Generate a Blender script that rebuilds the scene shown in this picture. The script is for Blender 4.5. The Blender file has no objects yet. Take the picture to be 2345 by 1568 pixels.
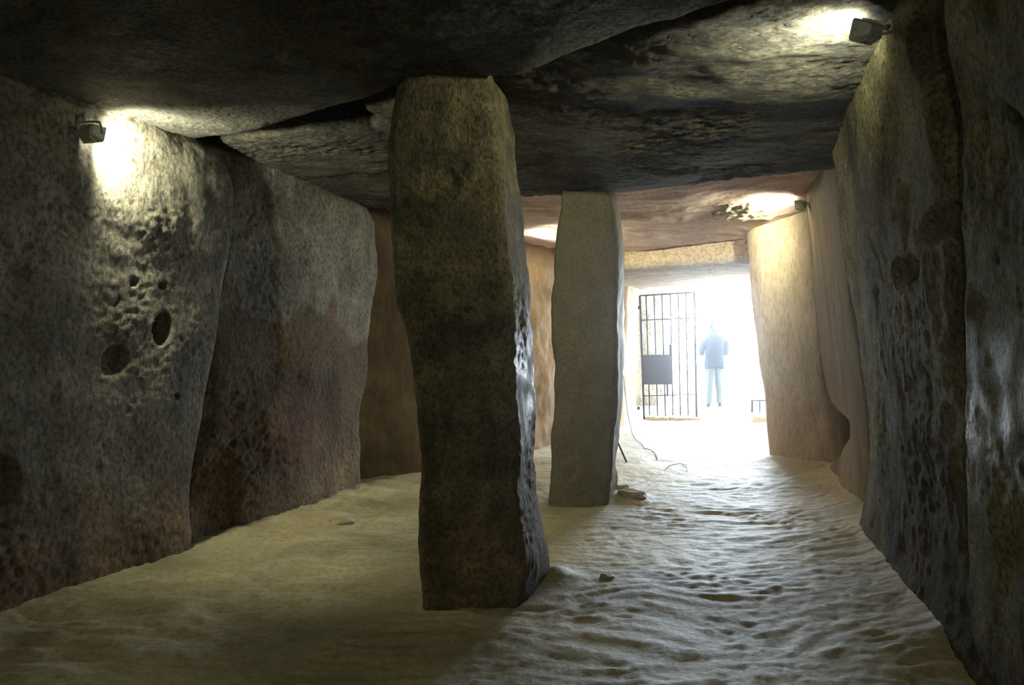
import bpy, bmesh, math, random
import numpy as np
from mathutils import Vector

random.seed(4)
C = bpy.context.scene.collection
S = bpy.context.scene

# ------------------------------------------------------------------ camera, sky, exposure
FPX, CX, CY, H = 1700.0, 1172.5, 784.0, 1.45      # focal length in pixels of a 2345 px wide frame, eye height
cam_data = bpy.data.cameras.new('camera')
cam_data.sensor_width = 36.0
cam_data.lens = 36.0 * FPX / 2345.0
cam_data.clip_start = 0.05
cam = bpy.data.objects.new('camera', cam_data)
cam.location = (0, 0, H)
cam.rotation_euler = (math.pi / 2, 0, 0)
C.objects.link(cam)
S.camera = cam

SKY = 60.0
world = bpy.data.worlds.new('sky')
S.world = world
world.use_nodes = True
bg = world.node_tree.nodes['Background']
bg.inputs['Color'].default_value = (0.72, 0.86, 1.0, 1)
bg.inputs['Strength'].default_value = SKY

S.view_settings.view_transform = 'Standard'
S.view_settings.look = 'None'
S.view_settings.gamma = 1.0
S.view_settings.exposure = 0.0
S.view_settings.use_curve_mapping = False
S.cycles.use_denoising = True
S.cycles.max_bounces = 8
S.cycles.diffuse_bounces = 6
S.cycles.glossy_bounces = 3
S.cycles.sample_clamp_indirect = 12.0
S.cycles.caustics_reflective = False
S.cycles.caustics_refractive = False

# daylight enters through the doorway only: a sampling portal for the sky
pl = bpy.data.lights.new('doorway_portal', 'AREA')
pl.shape = 'RECTANGLE'; pl.size = 3.3; pl.size_y = 2.9
pl.cycles.is_portal = True
po = bpy.data.objects.new('doorway_portal', pl)
po.location = (3.95, 14.75, 1.35)
po.rotation_euler = (-math.pi / 2, 0, 0)
C.objects.link(po)

# ------------------------------------------------------------------ helpers
def ray(px, py):
    return (px - CX) / FPX, -(py - CY) / FPX
def at(px, py, Y):
    a, b = ray(px, py)
    return np.array([a * Y, Y, H + b * Y])
def fl(px, py, z=0.0):
    a, b = ray(px, py)
    Y = (z - H) / b
    return np.array([a * Y, Y])

_rng = np.random.RandomState(11)
_perm = _rng.permutation(256).astype(np.int32)
_perm = np.concatenate([_perm, _perm])
_g = _rng.normal(size=(256, 3)); _g /= np.linalg.norm(_g, axis=1)[:, None]
_g = _g.astype(np.float32)
def noise(p):
    p = p.astype(np.float32)
    i = np.floor(p).astype(np.int32); f = p - i
    u = f * f * f * (f * (f * 6 - 15) + 10)
    i &= 255
    out = 0
    for dx in (0, 1):
        a = _perm[(i[:, 0] + dx) & 255]
        wx = u[:, 0] if dx else 1 - u[:, 0]
        for dy in (0, 1):
            b = _perm[(a + i[:, 1] + dy) & 255]
            wy = u[:, 1] if dy else 1 - u[:, 1]
            for dz in (0, 1):
                g = _g[_perm[(b + i[:, 2] + dz) & 255]]
                wz = u[:, 2] if dz else 1 - u[:, 2]
                d = g[:, 0] * (f[:, 0] - dx) + g[:, 1] * (f[:, 1] - dy) + g[:, 2] * (f[:, 2] - dz)
                out = out + wx * wy * wz * d
    return out.astype(np.float64) * 1.5
def fbm(p, n=3):
    s = 0; a = 1.0
    for k in range(n):
        s = s + a * noise(p * 2 ** k + 17.3 * k); a *= 0.5
    return s

def raw_mesh(name, V, Q, cols=None):
    me = bpy.data.meshes.new(name)
    nq = len(Q)
    me.vertices.add(len(V)); me.vertices.foreach_set('co', np.ascontiguousarray(V, dtype=np.float32).ravel())
    me.loops.add(nq * 4); me.loops.foreach_set('vertex_index', np.ascontiguousarray(Q, dtype=np.int32).ravel())
    me.polygons.add(nq)
    me.polygons.foreach_set('loop_start', np.arange(0, nq * 4, 4, dtype=np.int32))
    me.polygons.foreach_set('use_smooth', np.ones(nq, dtype=bool))
    if cols is not None:
        ca = me.attributes.new('tint', 'FLOAT_COLOR', 'POINT')
        ca.data.foreach_set('color', (cols if cols.shape[1] == 4 else np.hstack([cols, np.ones((len(V), 1))])).astype(np.float32).ravel())
    me.update(calc_edges=True)
    return me

def vnormals(V, Q):
    n = np.cross(V[Q[:, 2]] - V[Q[:, 0]], V[Q[:, 3]] - V[Q[:, 1]])
    N = np.zeros_like(V)
    for k in range(3):
        for c in range(4):
            N[:, k] += np.bincount(Q[:, c], weights=n[:, k], minlength=len(V))
    N /= np.maximum(np.linalg.norm(N, axis=1), 1e-12)[:, None]
    return N

def boxgrid(nx, ny, nz):
    """closed cube surface lattice, welded; returns unit coords in [0,1] and quads facing outward"""
    faces = []
    pts = []
    def add(o, a, b, na, nb, flip):
        ii, jj = np.meshgrid(np.arange(na + 1), np.arange(nb + 1), indexing='ij')
        P = o + ii[..., None] * a + jj[..., None] * b
        base = sum(len(x) for x in pts)
        idx = base + ii * (nb + 1) + jj
        q = np.stack([idx[:-1, :-1], idx[1:, :-1], idx[1:, 1:], idx[:-1, 1:]], -1).reshape(-1, 4)
        if flip: q = q[:, ::-1]
        pts.append(P.reshape(-1, 3)); faces.append(q)
    X, Y, Z = np.eye(3, dtype=int)
    add(np.array([0, 0, 0]), X, Y, nx, ny, True); add(np.array([0, 0, nz]), X, Y, nx, ny, False)
    add(np.array([0, 0, 0]), X, Z, nx, nz, False); add(np.array([0, ny, 0]), X, Z, nx, nz, True)
    add(np.array([0, 0, 0]), Y, Z, ny, nz, True); add(np.array([nx, 0, 0]), Y, Z, ny, nz, False)
    P = np.vstack(pts); Q = np.vstack(faces)
    key = (P[:, 0] * (ny + 1) + P[:, 1]) * (nz + 1) + P[:, 2]
    _, first, inv = np.unique(key, return_index=True, return_inverse=True)
    return P[first] / np.array([nx, ny, nz], float), inv[Q]

def stone(name, dims, step, r, mapf, mat, parent=None, amp=(0.035, 0.014, 0.006), freq=(1.1, 4.2, 14.0),
          stretch=(1, 1, 1), pits=(), grooves=(), tint=None, seed=0.0, label=None, flip=False, kind=None, warp=None):
    """one stone: a rounded block mapped by mapf, given relief; every stone is a closed solid"""
    dims = np.array(dims, float)
    n = [max(3, int(round(d / step))) for d in dims]
    U, Q = boxgrid(*n)
    if flip: Q = Q[:, ::-1]
    P = (U - 0.5) * dims
    rr = np.minimum(r, dims.min() * 0.49)
    q = np.clip(P, -dims / 2 + rr, dims / 2 - rr)
    d = P - q; L = np.linalg.norm(d, axis=1)
    P = np.where(L[:, None] > 1e-9, q + d / np.maximum(L, 1e-9)[:, None] * rr, P)
    U2 = P / dims + 0.5
    V = mapf(U2)
    if warp is not None: V = warp(V)
    N = vnormals(V, Q)
    s = V * np.array(stretch) + seed
    D = amp[0] * fbm(s * freq[0], 2) + amp[1] * fbm(s * freq[1] + 5.1, 2)
    rough = noise(s * freq[2] + 9.7) + 0.6 * noise(s * freq[2] * 1.7 + 3.3)
    patch = np.clip(0.65 + 1.4 * noise(s * 1.7 + 31.0), 0.15, 1.5)
    D = D + amp[2] * rough * patch
    for pt in pits:                                   # ((px,py), radius m, depth m, [sx, sz]) a hollow worn in the face
        (px, py), rad, dep = pt[:3]
        sz = pt[3] if len(pt) > 3 else 1.0
        a, b = ray(px, py)
        rel = V - np.array([0, 0, H]); dirv = np.array([a, 1, b]); dirv /= np.linalg.norm(dirv)
        t = rel @ dirv; dist = np.linalg.norm(rel - t[:, None] * dirv, axis=1)
        cand = np.where((dist < 0.06) & (t > 0) & ((N @ dirv) < 0))[0]
        if len(cand) == 0: continue
        c = V[cand[np.argmin(t[cand])]]
        sy = pt[4] if len(pt) > 4 else 1.0
        e = (V - c) * np.array([1 / sy, 1 / sy, 1 / sz])
        dd = np.linalg.norm(e, axis=1) * (1 + 0.30 * noise(V * 5 + 3))
        D -= dep * np.clip(1.8 - (dd / rad) ** 2 * 1.8, 0, 1)
    for (p0, p1, wid, dep) in grooves:
        p0 = np.array(p0, float); p1 = np.array(p1, float); e = p1 - p0
        tt = np.clip(((V - p0) @ e) / (e @ e), 0, 1)
        dd = np.linalg.norm(V - p0 - tt[:, None] * e, axis=1) + 0.25 * wid * noise(V * 6)
        D -= dep * np.exp(-(dd / wid) ** 2)
    V = V + N * D[:, None]
    col = np.ones((len(V), 3)) if tint is None else tint(V)
    me = raw_mesh(name, V, Q, col)
    me.materials.append(mat)
    o = bpy.data.objects.new(name, me); C.objects.link(o)
    if parent is not None: o.parent = parent
    if label: o['label'] = label
    if kind: o['kind'] = kind
    return o

def edge_curve(plane, keys):
    """keys = outline pixels of one stone edge; plane = (A, inward normal, lean): gives xy at height z"""
    A, n, lean = plane
    zz, xy = [], []
    for px, py in keys:
        a, b = ray(px, py)
        # n.(p-A) = lean*z,   p = (a Y, Y, H + b Y)
        Y = (n @ A + lean * H) / (n[0] * a + n[1] - lean * b)
        zz.append(H + b * Y); xy.append((a * Y, Y))
    zz = np.array(zz); xy = np.array(xy); o = np.argsort(zz)
    return zz[o], xy[o]
def plane_of(A, B, side, lean):
    A = np.array(A, float); B = np.array(B, float); d = (B - A) / np.linalg.norm(B - A)
    n = np.array([d[1], -d[0]]) * side               # inward normal (side=+1: wall on the left, inward to +x)
    return A, n, lean
def slab_map(A, B, side, lean, z0, z1, T, near=None, far=None, bulge=0.0, pinch=0.5, foot=0.0):
    A = np.array(A, float); B = np.array(B, float)
    pln = plane_of(A, B, side, lean); n = pln[1]
    cn = edge_curve(pln, near) if near else None
    cf = edge_curve(pln, far) if far else None
    def f(U):
        u, v, w = U.T
        z = z0 + (z1 - z0) * w
        def pos(c, P):
            if c is None:
                return P[None] + n[None] * (lean * z)[:, None]
            return np.stack([np.interp(z, c[0], c[1][:, 0]), np.interp(z, c[0], c[1][:, 1])], 1)
        a = pos(cn, A); b = pos(cf, B)
        p = a + (b - a) * u[:, None]
        p = p + n * (bulge * (np.sin(np.pi * np.clip(u, 0, 1)) ** pinch))[:, None] * (1 - v)[:, None]
        p = p - n * (T * v)[:, None]
        p = p + n * (foot * np.exp(-np.clip(z, 0, 9) / 0.28) * (1 - v))[:, None]
        return np.column_stack([p, z])
    L = np.linalg.norm(B - A)
    return f, (L, T, z1 - z0)

def poly_at(P, u):
    P = np.array(P, float)
    t = np.linspace(0, 1, len(P)) if P.shape[1] < 4 else P[:, 3]
    return np.stack([np.interp(u, t, P[:, k]) for k in range(3)], 1)
def cap_map(near, far, T, sag=0.0):
    """capstone: near and far underside edges as (x, y, z) polylines, left to right"""
    def f(U):
        u, v, w = U.T                                 # u across, v along the passage, w height
        a = poly_at(near, u); b = poly_at(far, u)
        p = a + (b - a) * v[:, None]
        p[:, 2] += T * w - sag * np.sin(np.pi * v) * (1 - w)
        return p
    n = np.array(near)[:, :3]; fr = np.array(far)[:, :3]
    L = np.linalg.norm(n[-1] - n[0]); D = max(np.linalg.norm(n[0] - fr[0]), np.linalg.norm(n[-1] - fr[-1]))
    return f, (L, D, T)

def empty(name, loc=(0, 0, 0), label=None, cat=None, group=None, kind=None):
    o = bpy.data.objects.new(name, None); o.location = loc; C.objects.link(o)
    tag(o, label, cat, group, kind); return o
def tag(o, label=None, cat=None, group=None, kind=None):
    if label: o['label'] = label
    if cat: o['category'] = cat
    if group: o['group'] = group
    if kind: o['kind'] = kind
    return o

# ------------------------------------------------------------------ materials
def rock(name, c1, c2, c3, scale=3.0, stretch=(1, 1, 1), bump=0.5, dist=0.02, rough=0.85, spec=0.3, fine=38.0, wet=0.0, glint=0.0):
    m = bpy.data.materials.new(name); m.use_nodes = True
    nt = m.node_tree; N = nt.nodes; Lk = nt.links
    b = N['Principled BSDF']
    tc = N.new('ShaderNodeTexCoord'); mp = N.new('ShaderNodeMapping'); mp.inputs['Scale'].default_value = stretch
    Lk.new(tc.outputs['Object'], mp.inputs['Vector'])
    def nz(sc, det, ro=0.6, dst=0.0):
        t = N.new('ShaderNodeTexNoise'); t.inputs['Scale'].default_value = sc; t.inputs['Detail'].default_value = det
        t.inputs['Roughness'].default_value = ro; t.inputs['Distortion'].default_value = dst
        Lk.new(mp.outputs[0], t.inputs['Vector']); return t
    n1 = nz(scale, 9, 0.68, 0.3); n2 = nz(fine, 6, 0.7)
    r1 = N.new('ShaderNodeValToRGB'); Lk.new(n1.outputs['Fac'], r1.inputs['Fac'])
    e = r1.color_ramp.elements; e[0].position = 0.34; e[0].color = (*c1, 1); e[1].position = 0.66; e[1].color = (*c2, 1)
    r2 = N.new('ShaderNodeValToRGB'); Lk.new(n2.outputs['Fac'], r2.inputs['Fac'])
    e = r2.color_ramp.elements; e[0].position = 0.36; e[0].color = (*c3, 1); e[1].position = 0.56; e[1].color = (1, 1, 1, 1)
    mx = N.new('ShaderNodeMix'); mx.data_type = 'RGBA'; mx.blend_type = 'MULTIPLY'; mx.inputs['Factor'].default_value = 1.0
    Lk.new(r1.outputs[0], mx.inputs['A']); Lk.new(r2.outputs[0], mx.inputs['B'])
    at_ = N.new('ShaderNodeAttribute'); at_.attribute_name = 'tint'
    m2 = N.new('ShaderNodeMix'); m2.data_type = 'RGBA'; m2.blend_type = 'MULTIPLY'; m2.inputs['Factor'].default_value = 1.0
    Lk.new(mx.outputs['Result'], m2.inputs['A']); Lk.new(at_.outputs['Color'], m2.inputs['B'])
    Lk.new(m2.outputs['Result'], b.inputs['Base Color'])
    # relief finer than the mesh
    n3 = nz(fine * 0.55, 8, 0.72, 0.4)
    vo = N.new('ShaderNodeTexVoronoi'); vo.inputs['Scale'].default_value = fine * 0.8; Lk.new(mp.outputs[0], vo.inputs['Vector'])
    ad = N.new('ShaderNodeMath'); ad.operation = 'MULTIPLY_ADD'; ad.inputs[1].default_value = 0.35
    Lk.new(vo.outputs['Distance'], ad.inputs[0]); Lk.new(n3.outputs['Fac'], ad.inputs[2])
    hsrc = ad
    if glint > 0:
        mg = N.new('ShaderNodeMapping'); mg.inputs['Scale'].default_value = (1, 1, 0.55); Lk.new(tc.outputs['Object'], mg.inputs['Vector'])
        ng = N.new('ShaderNodeTexNoise'); ng.inputs['Scale'].default_value = 95; ng.inputs['Detail'].default_value = 3; Lk.new(mg.outputs[0], ng.inputs['Vector'])
        a2 = N.new('ShaderNodeMath'); a2.operation = 'MULTIPLY_ADD'; a2.inputs[1].default_value = glint
        Lk.new(ng.outputs['Fac'], a2.inputs[0]); Lk.new(ad.outputs[0], a2.inputs[2]); hsrc = a2
    bp = N.new('ShaderNodeBump'); bp.inputs['Strength'].default_value = bump; bp.inputs['Distance'].default_value = dist
    Lk.new(hsrc.outputs[0], bp.inputs['Height']); Lk.new(bp.outputs[0], b.inputs['Normal'])
    b.inputs['Specular IOR Level'].default_value = spec
    wm = N.new('ShaderNodeMath'); wm.operation = 'MULTIPLY'; Lk.new(at_.outputs['Alpha'], wm.inputs[0]); Lk.new(wm.outputs[0], b.inputs['Roughness'])
    if wet > 0:
        rr = N.new('ShaderNodeMapRange'); rr.inputs['From Min'].default_value = 0.40; rr.inputs['From Max'].default_value = 0.6
        rr.inputs['To Min'].default_value = rough - wet; rr.inputs['To Max'].default_value = rough
        Lk.new(n1.outputs['Fac'], rr.inputs['Value']); Lk.new(rr.outputs[0], wm.inputs[1])
    else:
        wm.inputs[1].default_value = rough
    return m

def plain(name, col, rough=0.6, metal=0.0, spec=0.5, bump=0.0, scale=60):
    m = bpy.data.materials.new(name); m.use_nodes = True
    nt = m.node_tree; b = nt.nodes['Principled BSDF']
    t = nt.nodes.new('ShaderNodeTexNoise'); t.inputs['Scale'].default_value = scale; t.inputs['Detail'].default_value = 4
    tc = nt.nodes.new('ShaderNodeTexCoord'); nt.links.new(tc.outputs['Object'], t.inputs['Vector'])
    r = nt.nodes.new('ShaderNodeValToRGB'); nt.links.new(t.outputs['Fac'], r.inputs['Fac'])
    r.color_ramp.elements[0].position = 0.3; r.color_ramp.elements[1].position = 0.7
    r.color_ramp.elements[0].color = (*[c * 0.85 for c in col], 1); r.color_ramp.elements[1].color = (*[min(1, c * 1.12) for c in col], 1)
    nt.links.new(r.outputs[0], b.inputs['Base Color'])
    b.inputs['Roughness'].default_value = rough; b.inputs['Metallic'].default_value = metal
    b.inputs['Specular IOR Level'].default_value = spec
    if bump:
        bp = nt.nodes.new('ShaderNodeBump'); bp.inputs['Strength'].default_value = bump; bp.inputs['Distance'].default_value = 0.004
        nt.links.new(t.outputs['Fac'], bp.inputs['Height']); nt.links.new(bp.outputs[0], b.inputs['Normal'])
    return m
def glow(name, col, s):
    m = bpy.data.materials.new(name); m.use_nodes = True
    b = m.node_tree.nodes['Principled BSDF']
    b.inputs['Emission Color'].default_value = (*col, 1); b.inputs['Emission Strength'].default_value = s
    b.inputs['Base Color'].default_value = (0.8, 0.8, 0.75, 1)
    return m

M = {}
M['left'] = rock('grey_brown_limestone', (0.110, 0.094, 0.069), (0.248, 0.220, 0.167), (0.30, 0.27, 0.22), 3.2, (1, 1, 0.7), 0.75, 0.022)
M['left_dark'] = rock('brown_stained_limestone', (0.17, 0.13, 0.085), (0.34, 0.28, 0.20), (0.30, 0.25, 0.2), 3.8, (1, 1, 0.6), 0.75, 0.022)
M['right'] = rock('streaked_limestone', (0.085, 0.074, 0.034), (0.26, 0.23, 0.12), (0.20, 0.18, 0.12), 5.0, (1, 1, 0.85), 0.8, 0.022, rough=0.85, spec=0.22, fine=46, glint=0.6)
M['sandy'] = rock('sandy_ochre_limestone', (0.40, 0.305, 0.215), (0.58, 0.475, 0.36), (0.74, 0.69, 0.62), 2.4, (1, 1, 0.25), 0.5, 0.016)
M['pillar'] = rock('mossy_pillar_limestone', (0.050, 0.039, 0.016), (0.185, 0.148, 0.072), (0.26, 0.23, 0.15), 7.0, (1, 1, 0.8), 0.75, 0.02, rough=0.72, spec=0.4, fine=48, glint=0.9)
M['pillar_pale'] = rock('smooth_pillar_limestone', (0.095, 0.078, 0.040), (0.140, 0.117, 0.062), (0.6, 0.55, 0.45), 4.0, (1, 1, 0.6), 0.35, 0.012, rough=0.65, spec=0.4, fine=60, glint=0.5)
M['unlit_cap'] = rock('unlit_dark_capstone', (0.036, 0.035, 0.034), (0.12, 0.108, 0.084), (0.2, 0.18, 0.16), 4.5, (1, 1, 1), 0.9, 0.03)  # base colour kept extra dark, standing in for lack of light
M['cap'] = rock('dark_weathered_capstone', (0.030, 0.031, 0.036), (0.155, 0.135, 0.10), (0.26, 0.24, 0.22), 5.5, (0.7, 1.2, 1), 1.0, 0.035)
M['pink'] = rock('pink_buff_capstone', (0.50, 0.345, 0.30), (0.68, 0.54, 0.475), (0.6, 0.5, 0.45), 2.4, (0.7, 1.2, 1), 0.5, 0.014)
M['lintel'] = rock('buff_lintel_stone', (0.36, 0.29, 0.21), (0.58, 0.49, 0.37), (0.55, 0.5, 0.42), 3.0, (0.6, 1.2, 1), 0.6, 0.02)
M['earth'] = rock('trodden_sandy_earth', (0.31, 0.26, 0.15), (0.46, 0.40, 0.25), (0.72, 0.68, 0.6), 1.6, (1, 1, 1), 0.55, 0.016, rough=0.6, spec=0.45, fine=30)
M['pale'] = rock('pale_sunlit_gravel', (0.5, 0.46, 0.40), (0.66, 0.62, 0.55), (0.8, 0.76, 0.7), 2.0, (1, 1, 1), 0.4, 0.012)
M['mound'] = rock('packed_mound_earth', (0.2, 0.15, 0.09), (0.34, 0.27, 0.17), (0.6, 0.55, 0.5), 1.5, (1, 1, 1), 0.5, 0.03)
M['iron'] = plain('dark_painted_iron', (0.035, 0.035, 0.05), 0.5, 0.3, 0.4, 0.3)
M['plate'] = plain('dark_grey_gate_plate', (0.07, 0.07, 0.10), 0.6, 0.1, 0.4)
M['cable'] = plain('black_rubber', (0.03, 0.03, 0.03), 0.6)
M['twig'] = plain('dry_twig', (0.12, 0.08, 0.05), 0.9)
M['housing'] = plain('grey_cast_metal', (0.50, 0.51, 0.46), 0.5, 0.2, 0.5, 0.2)
M['shirt'] = plain('navy_cotton', (0.011, 0.014, 0.024), 0.9, 0, 0.05)
M['trousers'] = plain('light_grey_cotton', (0.07, 0.085, 0.09), 0.9, 0, 0.2)
M['skin'] = plain('skin', (0.03, 0.02, 0.016), 0.8)
M['hair'] = plain('grey_hair', (0.008, 0.010, 0.010), 0.95, 0, 0.0)
M['shoe'] = plain('dark_leather', (0.03, 0.03, 0.03), 0.6)

# ------------------------------------------------------------------ outline of the wall feet (used to bank the floor)
LF = [(-3.9, -1.5), (-3.55, 2.0), (-2.76, 4.0), (-2.27, 5.2), (-1.49, 7.6), (-0.4, 8.9), (0.35, 9.9), (0.65, 10.5), (2.0, 12.95), (2.6, 14.6)]
RF = [(0.55, -1.5), (1.0, 1.0), (2.12, 3.57), (2.85, 5.9), (3.56, 8.2), (3.09, 8.87), (4.0, 11.1), (5.35, 14.4)]
def dist_poly(P, poly):
    d = np.full(len(P), 9e9)
    for a, b in zip(poly[:-1], poly[1:]):
        a = np.array(a); e = np.array(b) - a
        t = np.clip(((P - a) @ e) / (e @ e), 0, 1)
        d = np.minimum(d, np.linalg.norm(P - a - t[:, None] * e, axis=1))
    return d

def floor_z(P):
    X, Y = P.T
    p3 = np.column_stack([X, Y, np.zeros(len(X))])
    wq = p3 * np.array([1.0, 1.9, 1]) + 0.35 * np.column_stack([noise(p3 * 1.3), noise(p3 * 1.3 + 40), np.zeros(len(X))])
    z = 0.020 * fbm(p3 * 0.8, 2)
    r = noise(wq * 2.6 + 4); z = z + 0.015 * (0.5 - np.abs(r)) * (0.4 + 0.9 * np.clip(noise(p3 * 0.9 + 8) + 0.6, 0, 1.4))
    z = z + 0.006 * noise(wq * 6.5 + 11) + 0.0070 * noise(wq * 12 + 2) * np.clip(0.6 + 1.3 * noise(p3 * 1.9 + 60), 0.1, 1.5) + 0.0035 * noise(wq * 24)
    lf = 1 / (1 + np.exp((X + 0.45 * 1) / 0.25))                     # the left side of the chamber is more trampled
    z = z + lf * (0.022 * noise(p3 * np.array([3.0, 4.2, 1]) + 90) + 0.012 * np.abs(noise(wq * 5.0 + 33)))
    dr = dist_poly(P, RF[2:6]); dl = dist_poly(P, LF)
    z = z + 0.10 * np.exp(-dr / 0.22) + 0.03 * np.exp(-dl / 0.12)
    # earth heaped round the two pillars, ridges beyond the far one
    for cx, cy, rr, hh in ((0.25, 4.62, 0.16, 0.05), (1.05, 6.95, 0.2, 0.05)):
        z = z + hh * np.exp(-((X - cx) ** 2 + (Y - cy) ** 2) / rr ** 2)
    z = z * np.clip(1.15 - 0.5 * np.clip((Y - 9) / 5, 0, 1), 0, 2)
    return z - 0.012

# ------------------------------------------------------------------ floor
def grid_mesh(name, xs, ys, zf, mat, cols=None):
    X, Y = np.meshgrid(xs, ys, indexing='ij')
    P = np.column_stack([X.ravel(), Y.ravel()])
    Z = zf(P)
    V = np.column_stack([P, Z]); n2 = len(ys)
    i, j = np.meshgrid(np.arange(len(xs) - 1), np.arange(n2 - 1), indexing='ij')
    a = i * n2 + j
    Q = np.stack([a, a + n2, a + n2 + 1, a + 1], -1).reshape(-1, 4)
    me = raw_mesh(name, V, Q, np.ones((len(V), 3)) if cols is None else cols(V)); me.materials.append(mat)
    o = bpy.data.objects.new(name, me); C.objects.link(o); return o

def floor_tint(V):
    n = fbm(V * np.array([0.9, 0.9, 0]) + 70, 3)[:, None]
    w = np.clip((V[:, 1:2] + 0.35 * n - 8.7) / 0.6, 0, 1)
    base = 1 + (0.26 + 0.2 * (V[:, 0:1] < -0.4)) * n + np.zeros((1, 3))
    return base * ((1 - w) * np.array([1, 1, 1]) + w * np.array([1.5, 1.65, 2.1]))  # passage floor tinted brighter and bluer, standing in for daylight
ys = np.concatenate([np.arange(-1.9, 2.2, 0.12), np.arange(2.2, 7.5, 0.02), np.arange(7.5, 14.8, 0.04)])
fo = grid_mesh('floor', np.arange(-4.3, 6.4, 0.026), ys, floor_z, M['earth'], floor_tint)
tag(fo, 'trodden sandy earth floor with shallow ripples and footprints between the stone walls', kind='structure')

# ------------------------------------------------------------------ walls
wl = empty('wall_left', kind='structure', label='row of huge upright limestone slabs left of the pillars')
wr = empty('wall_right', kind='structure', label='row of huge upright limestone slabs right of the pillars')
wb = empty('wall_back', kind='structure')

def t_left(V):       # browner towards the foot of the slab
    n = fbm(V * 1.6 + 3, 3)
    w = np.clip((0.75 - V[:, 2] + 0.5 * n) / 0.5, 0, 1)[:, None]
    b = np.clip(fbm(V * 2.3 + 12, 3) * 1.2, 0, 0.32)[:, None]
    c = (1 - w) * np.array([0.98, 1, 1.05]) + w * np.array([0.98, 0.70, 0.42])
    return c * (1 - b)
f, dm = slab_map((-3.15, 3.1), (-2.27, 5.2), 1, 0.0, -0.25, 3.15, 0.55,
                 far=[(436, 1330), (440, 1255), (447, 1150), (470, 1000), (492, 900), (512, 740), (520, 650), (536, 520), (541, 430), (532, 388), (505, 352), (470, 330), (440, 250)], bulge=0.05)
stone('upright_slab', dm, 0.015, 0.10, f, M['left'], wl, amp=(0.05, 0.008, 0.0085), freq=(1.0, 5.0, 23.0), tint=t_left, seed=2,
      pits=[((390, 750), 0.082, 0.09, 1.3), ((287, 822), 0.10, 0.04), ((395, 648), 0.03, 0.03), ((130, 900), 0.12, 0.012),
            ((20, 1110), 0.16, 0.03), ((330, 640), 0.03, 0.02), ((425, 905), 0.03, 0.02)],
      label='broad pale slab under the left-hand lamp, pitted with two round hollows')
def t_l2(V):         # grey above an uneven line, dark brown below, a reddish stain
    n = fbm(V * 2.2 + 8, 3)
    w = np.clip((1.68 - V[:, 2] + 0.30 * n + 0.3 * noise(V * 1.1)) / 0.10, 0, 1)[:, None]
    c = (1 - w) * np.array([1.05, 1.12, 1.28]) + w * np.array([0.62, 0.49, 0.36])
    s = np.exp(-((V[:, 1] - 6.35) ** 2 / 0.12 + (V[:, 2] - 0.72) ** 2 / 0.09))[:, None]
    c = c * (1 + s * np.array([0.10, -0.22, -0.05]))
    lo = np.clip((0.45 - V[:, 2]) / 0.3, 0, 1)[:, None]
    return c * (1 + 0.5 * lo) * (1 + 0.35 * n[:, None])
f, dm = slab_map((-2.66, 5.0), (-1.49, 7.6), 1, 0.0, -0.25, 3.05, 0.5,
                 far=[(838, 1180), (838, 1110), (834, 1000), (836, 940), (848, 880), (855, 760), (862, 680), (870, 580), (869, 510), (850, 470), (780, 400)], bulge=0.20, pinch=1.0)
stone('upright_slab', dm, 0.017, 0.16, f, M['left'], wl, amp=(0.045, 0.010, 0.007), freq=(1.2, 5.0, 22.0), tint=t_l2, seed=9,
      pits=[((720, 597), 0.025, 0.05, 1.3), ((650, 610), 0.012, 0.02), ((555, 1020), 0.03, 0.03), ((630, 560), 0.15, 0.02)],
      label='second slab from the front, grey above and dark brown below with a reddish stain')
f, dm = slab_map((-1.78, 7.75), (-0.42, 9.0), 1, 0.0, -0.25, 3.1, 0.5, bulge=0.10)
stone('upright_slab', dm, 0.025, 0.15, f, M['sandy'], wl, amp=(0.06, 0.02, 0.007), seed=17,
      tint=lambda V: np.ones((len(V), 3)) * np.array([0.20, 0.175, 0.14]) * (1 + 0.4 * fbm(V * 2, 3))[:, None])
f, dm = slab_map((-0.5, 8.95), (0.66, 10.55), 1, 0.0, -0.25, 2.9, 0.5, bulge=0.06)
stone('upright_slab', dm, 0.03, 0.12, f, M['sandy'], wl, amp=(0.06, 0.025, 0.008), seed=23,
      tint=lambda V: np.ones((len(V), 3)) * np.array([0.85, 0.78, 0.72]) * (1 + 0.3 * fbm(V * 2, 3))[:, None], label='sandy ochre slab seen between the two pillars')
f, dm = slab_map((0.62, 10.5), (1.98, 12.9), 1, 0.0, -0.25, 2.8, 0.5, bulge=0.05)
stone('upright_slab', dm, 0.04, 0.12, f, M['sandy'], wl, seed=29)
f, dm = slab_map((1.92, 12.95), (2.42, 14.5), 1, 0.03, -0.25, 2.7, 0.6, bulge=0.05)
stone('upright_slab', dm, 0.03, 0.12, f, M['sandy'], wl, seed=35, label='pale jamb slab next to the hinged side of the gate')
f, dm = slab_map((-3.9, -1.3), (-3.2, 3.15), 1, 0.0, -0.25, 3.1, 0.5, bulge=0.05)
stone('upright_slab', dm, 0.08, 0.12, f, M['left'], wl, seed=41)

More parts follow.
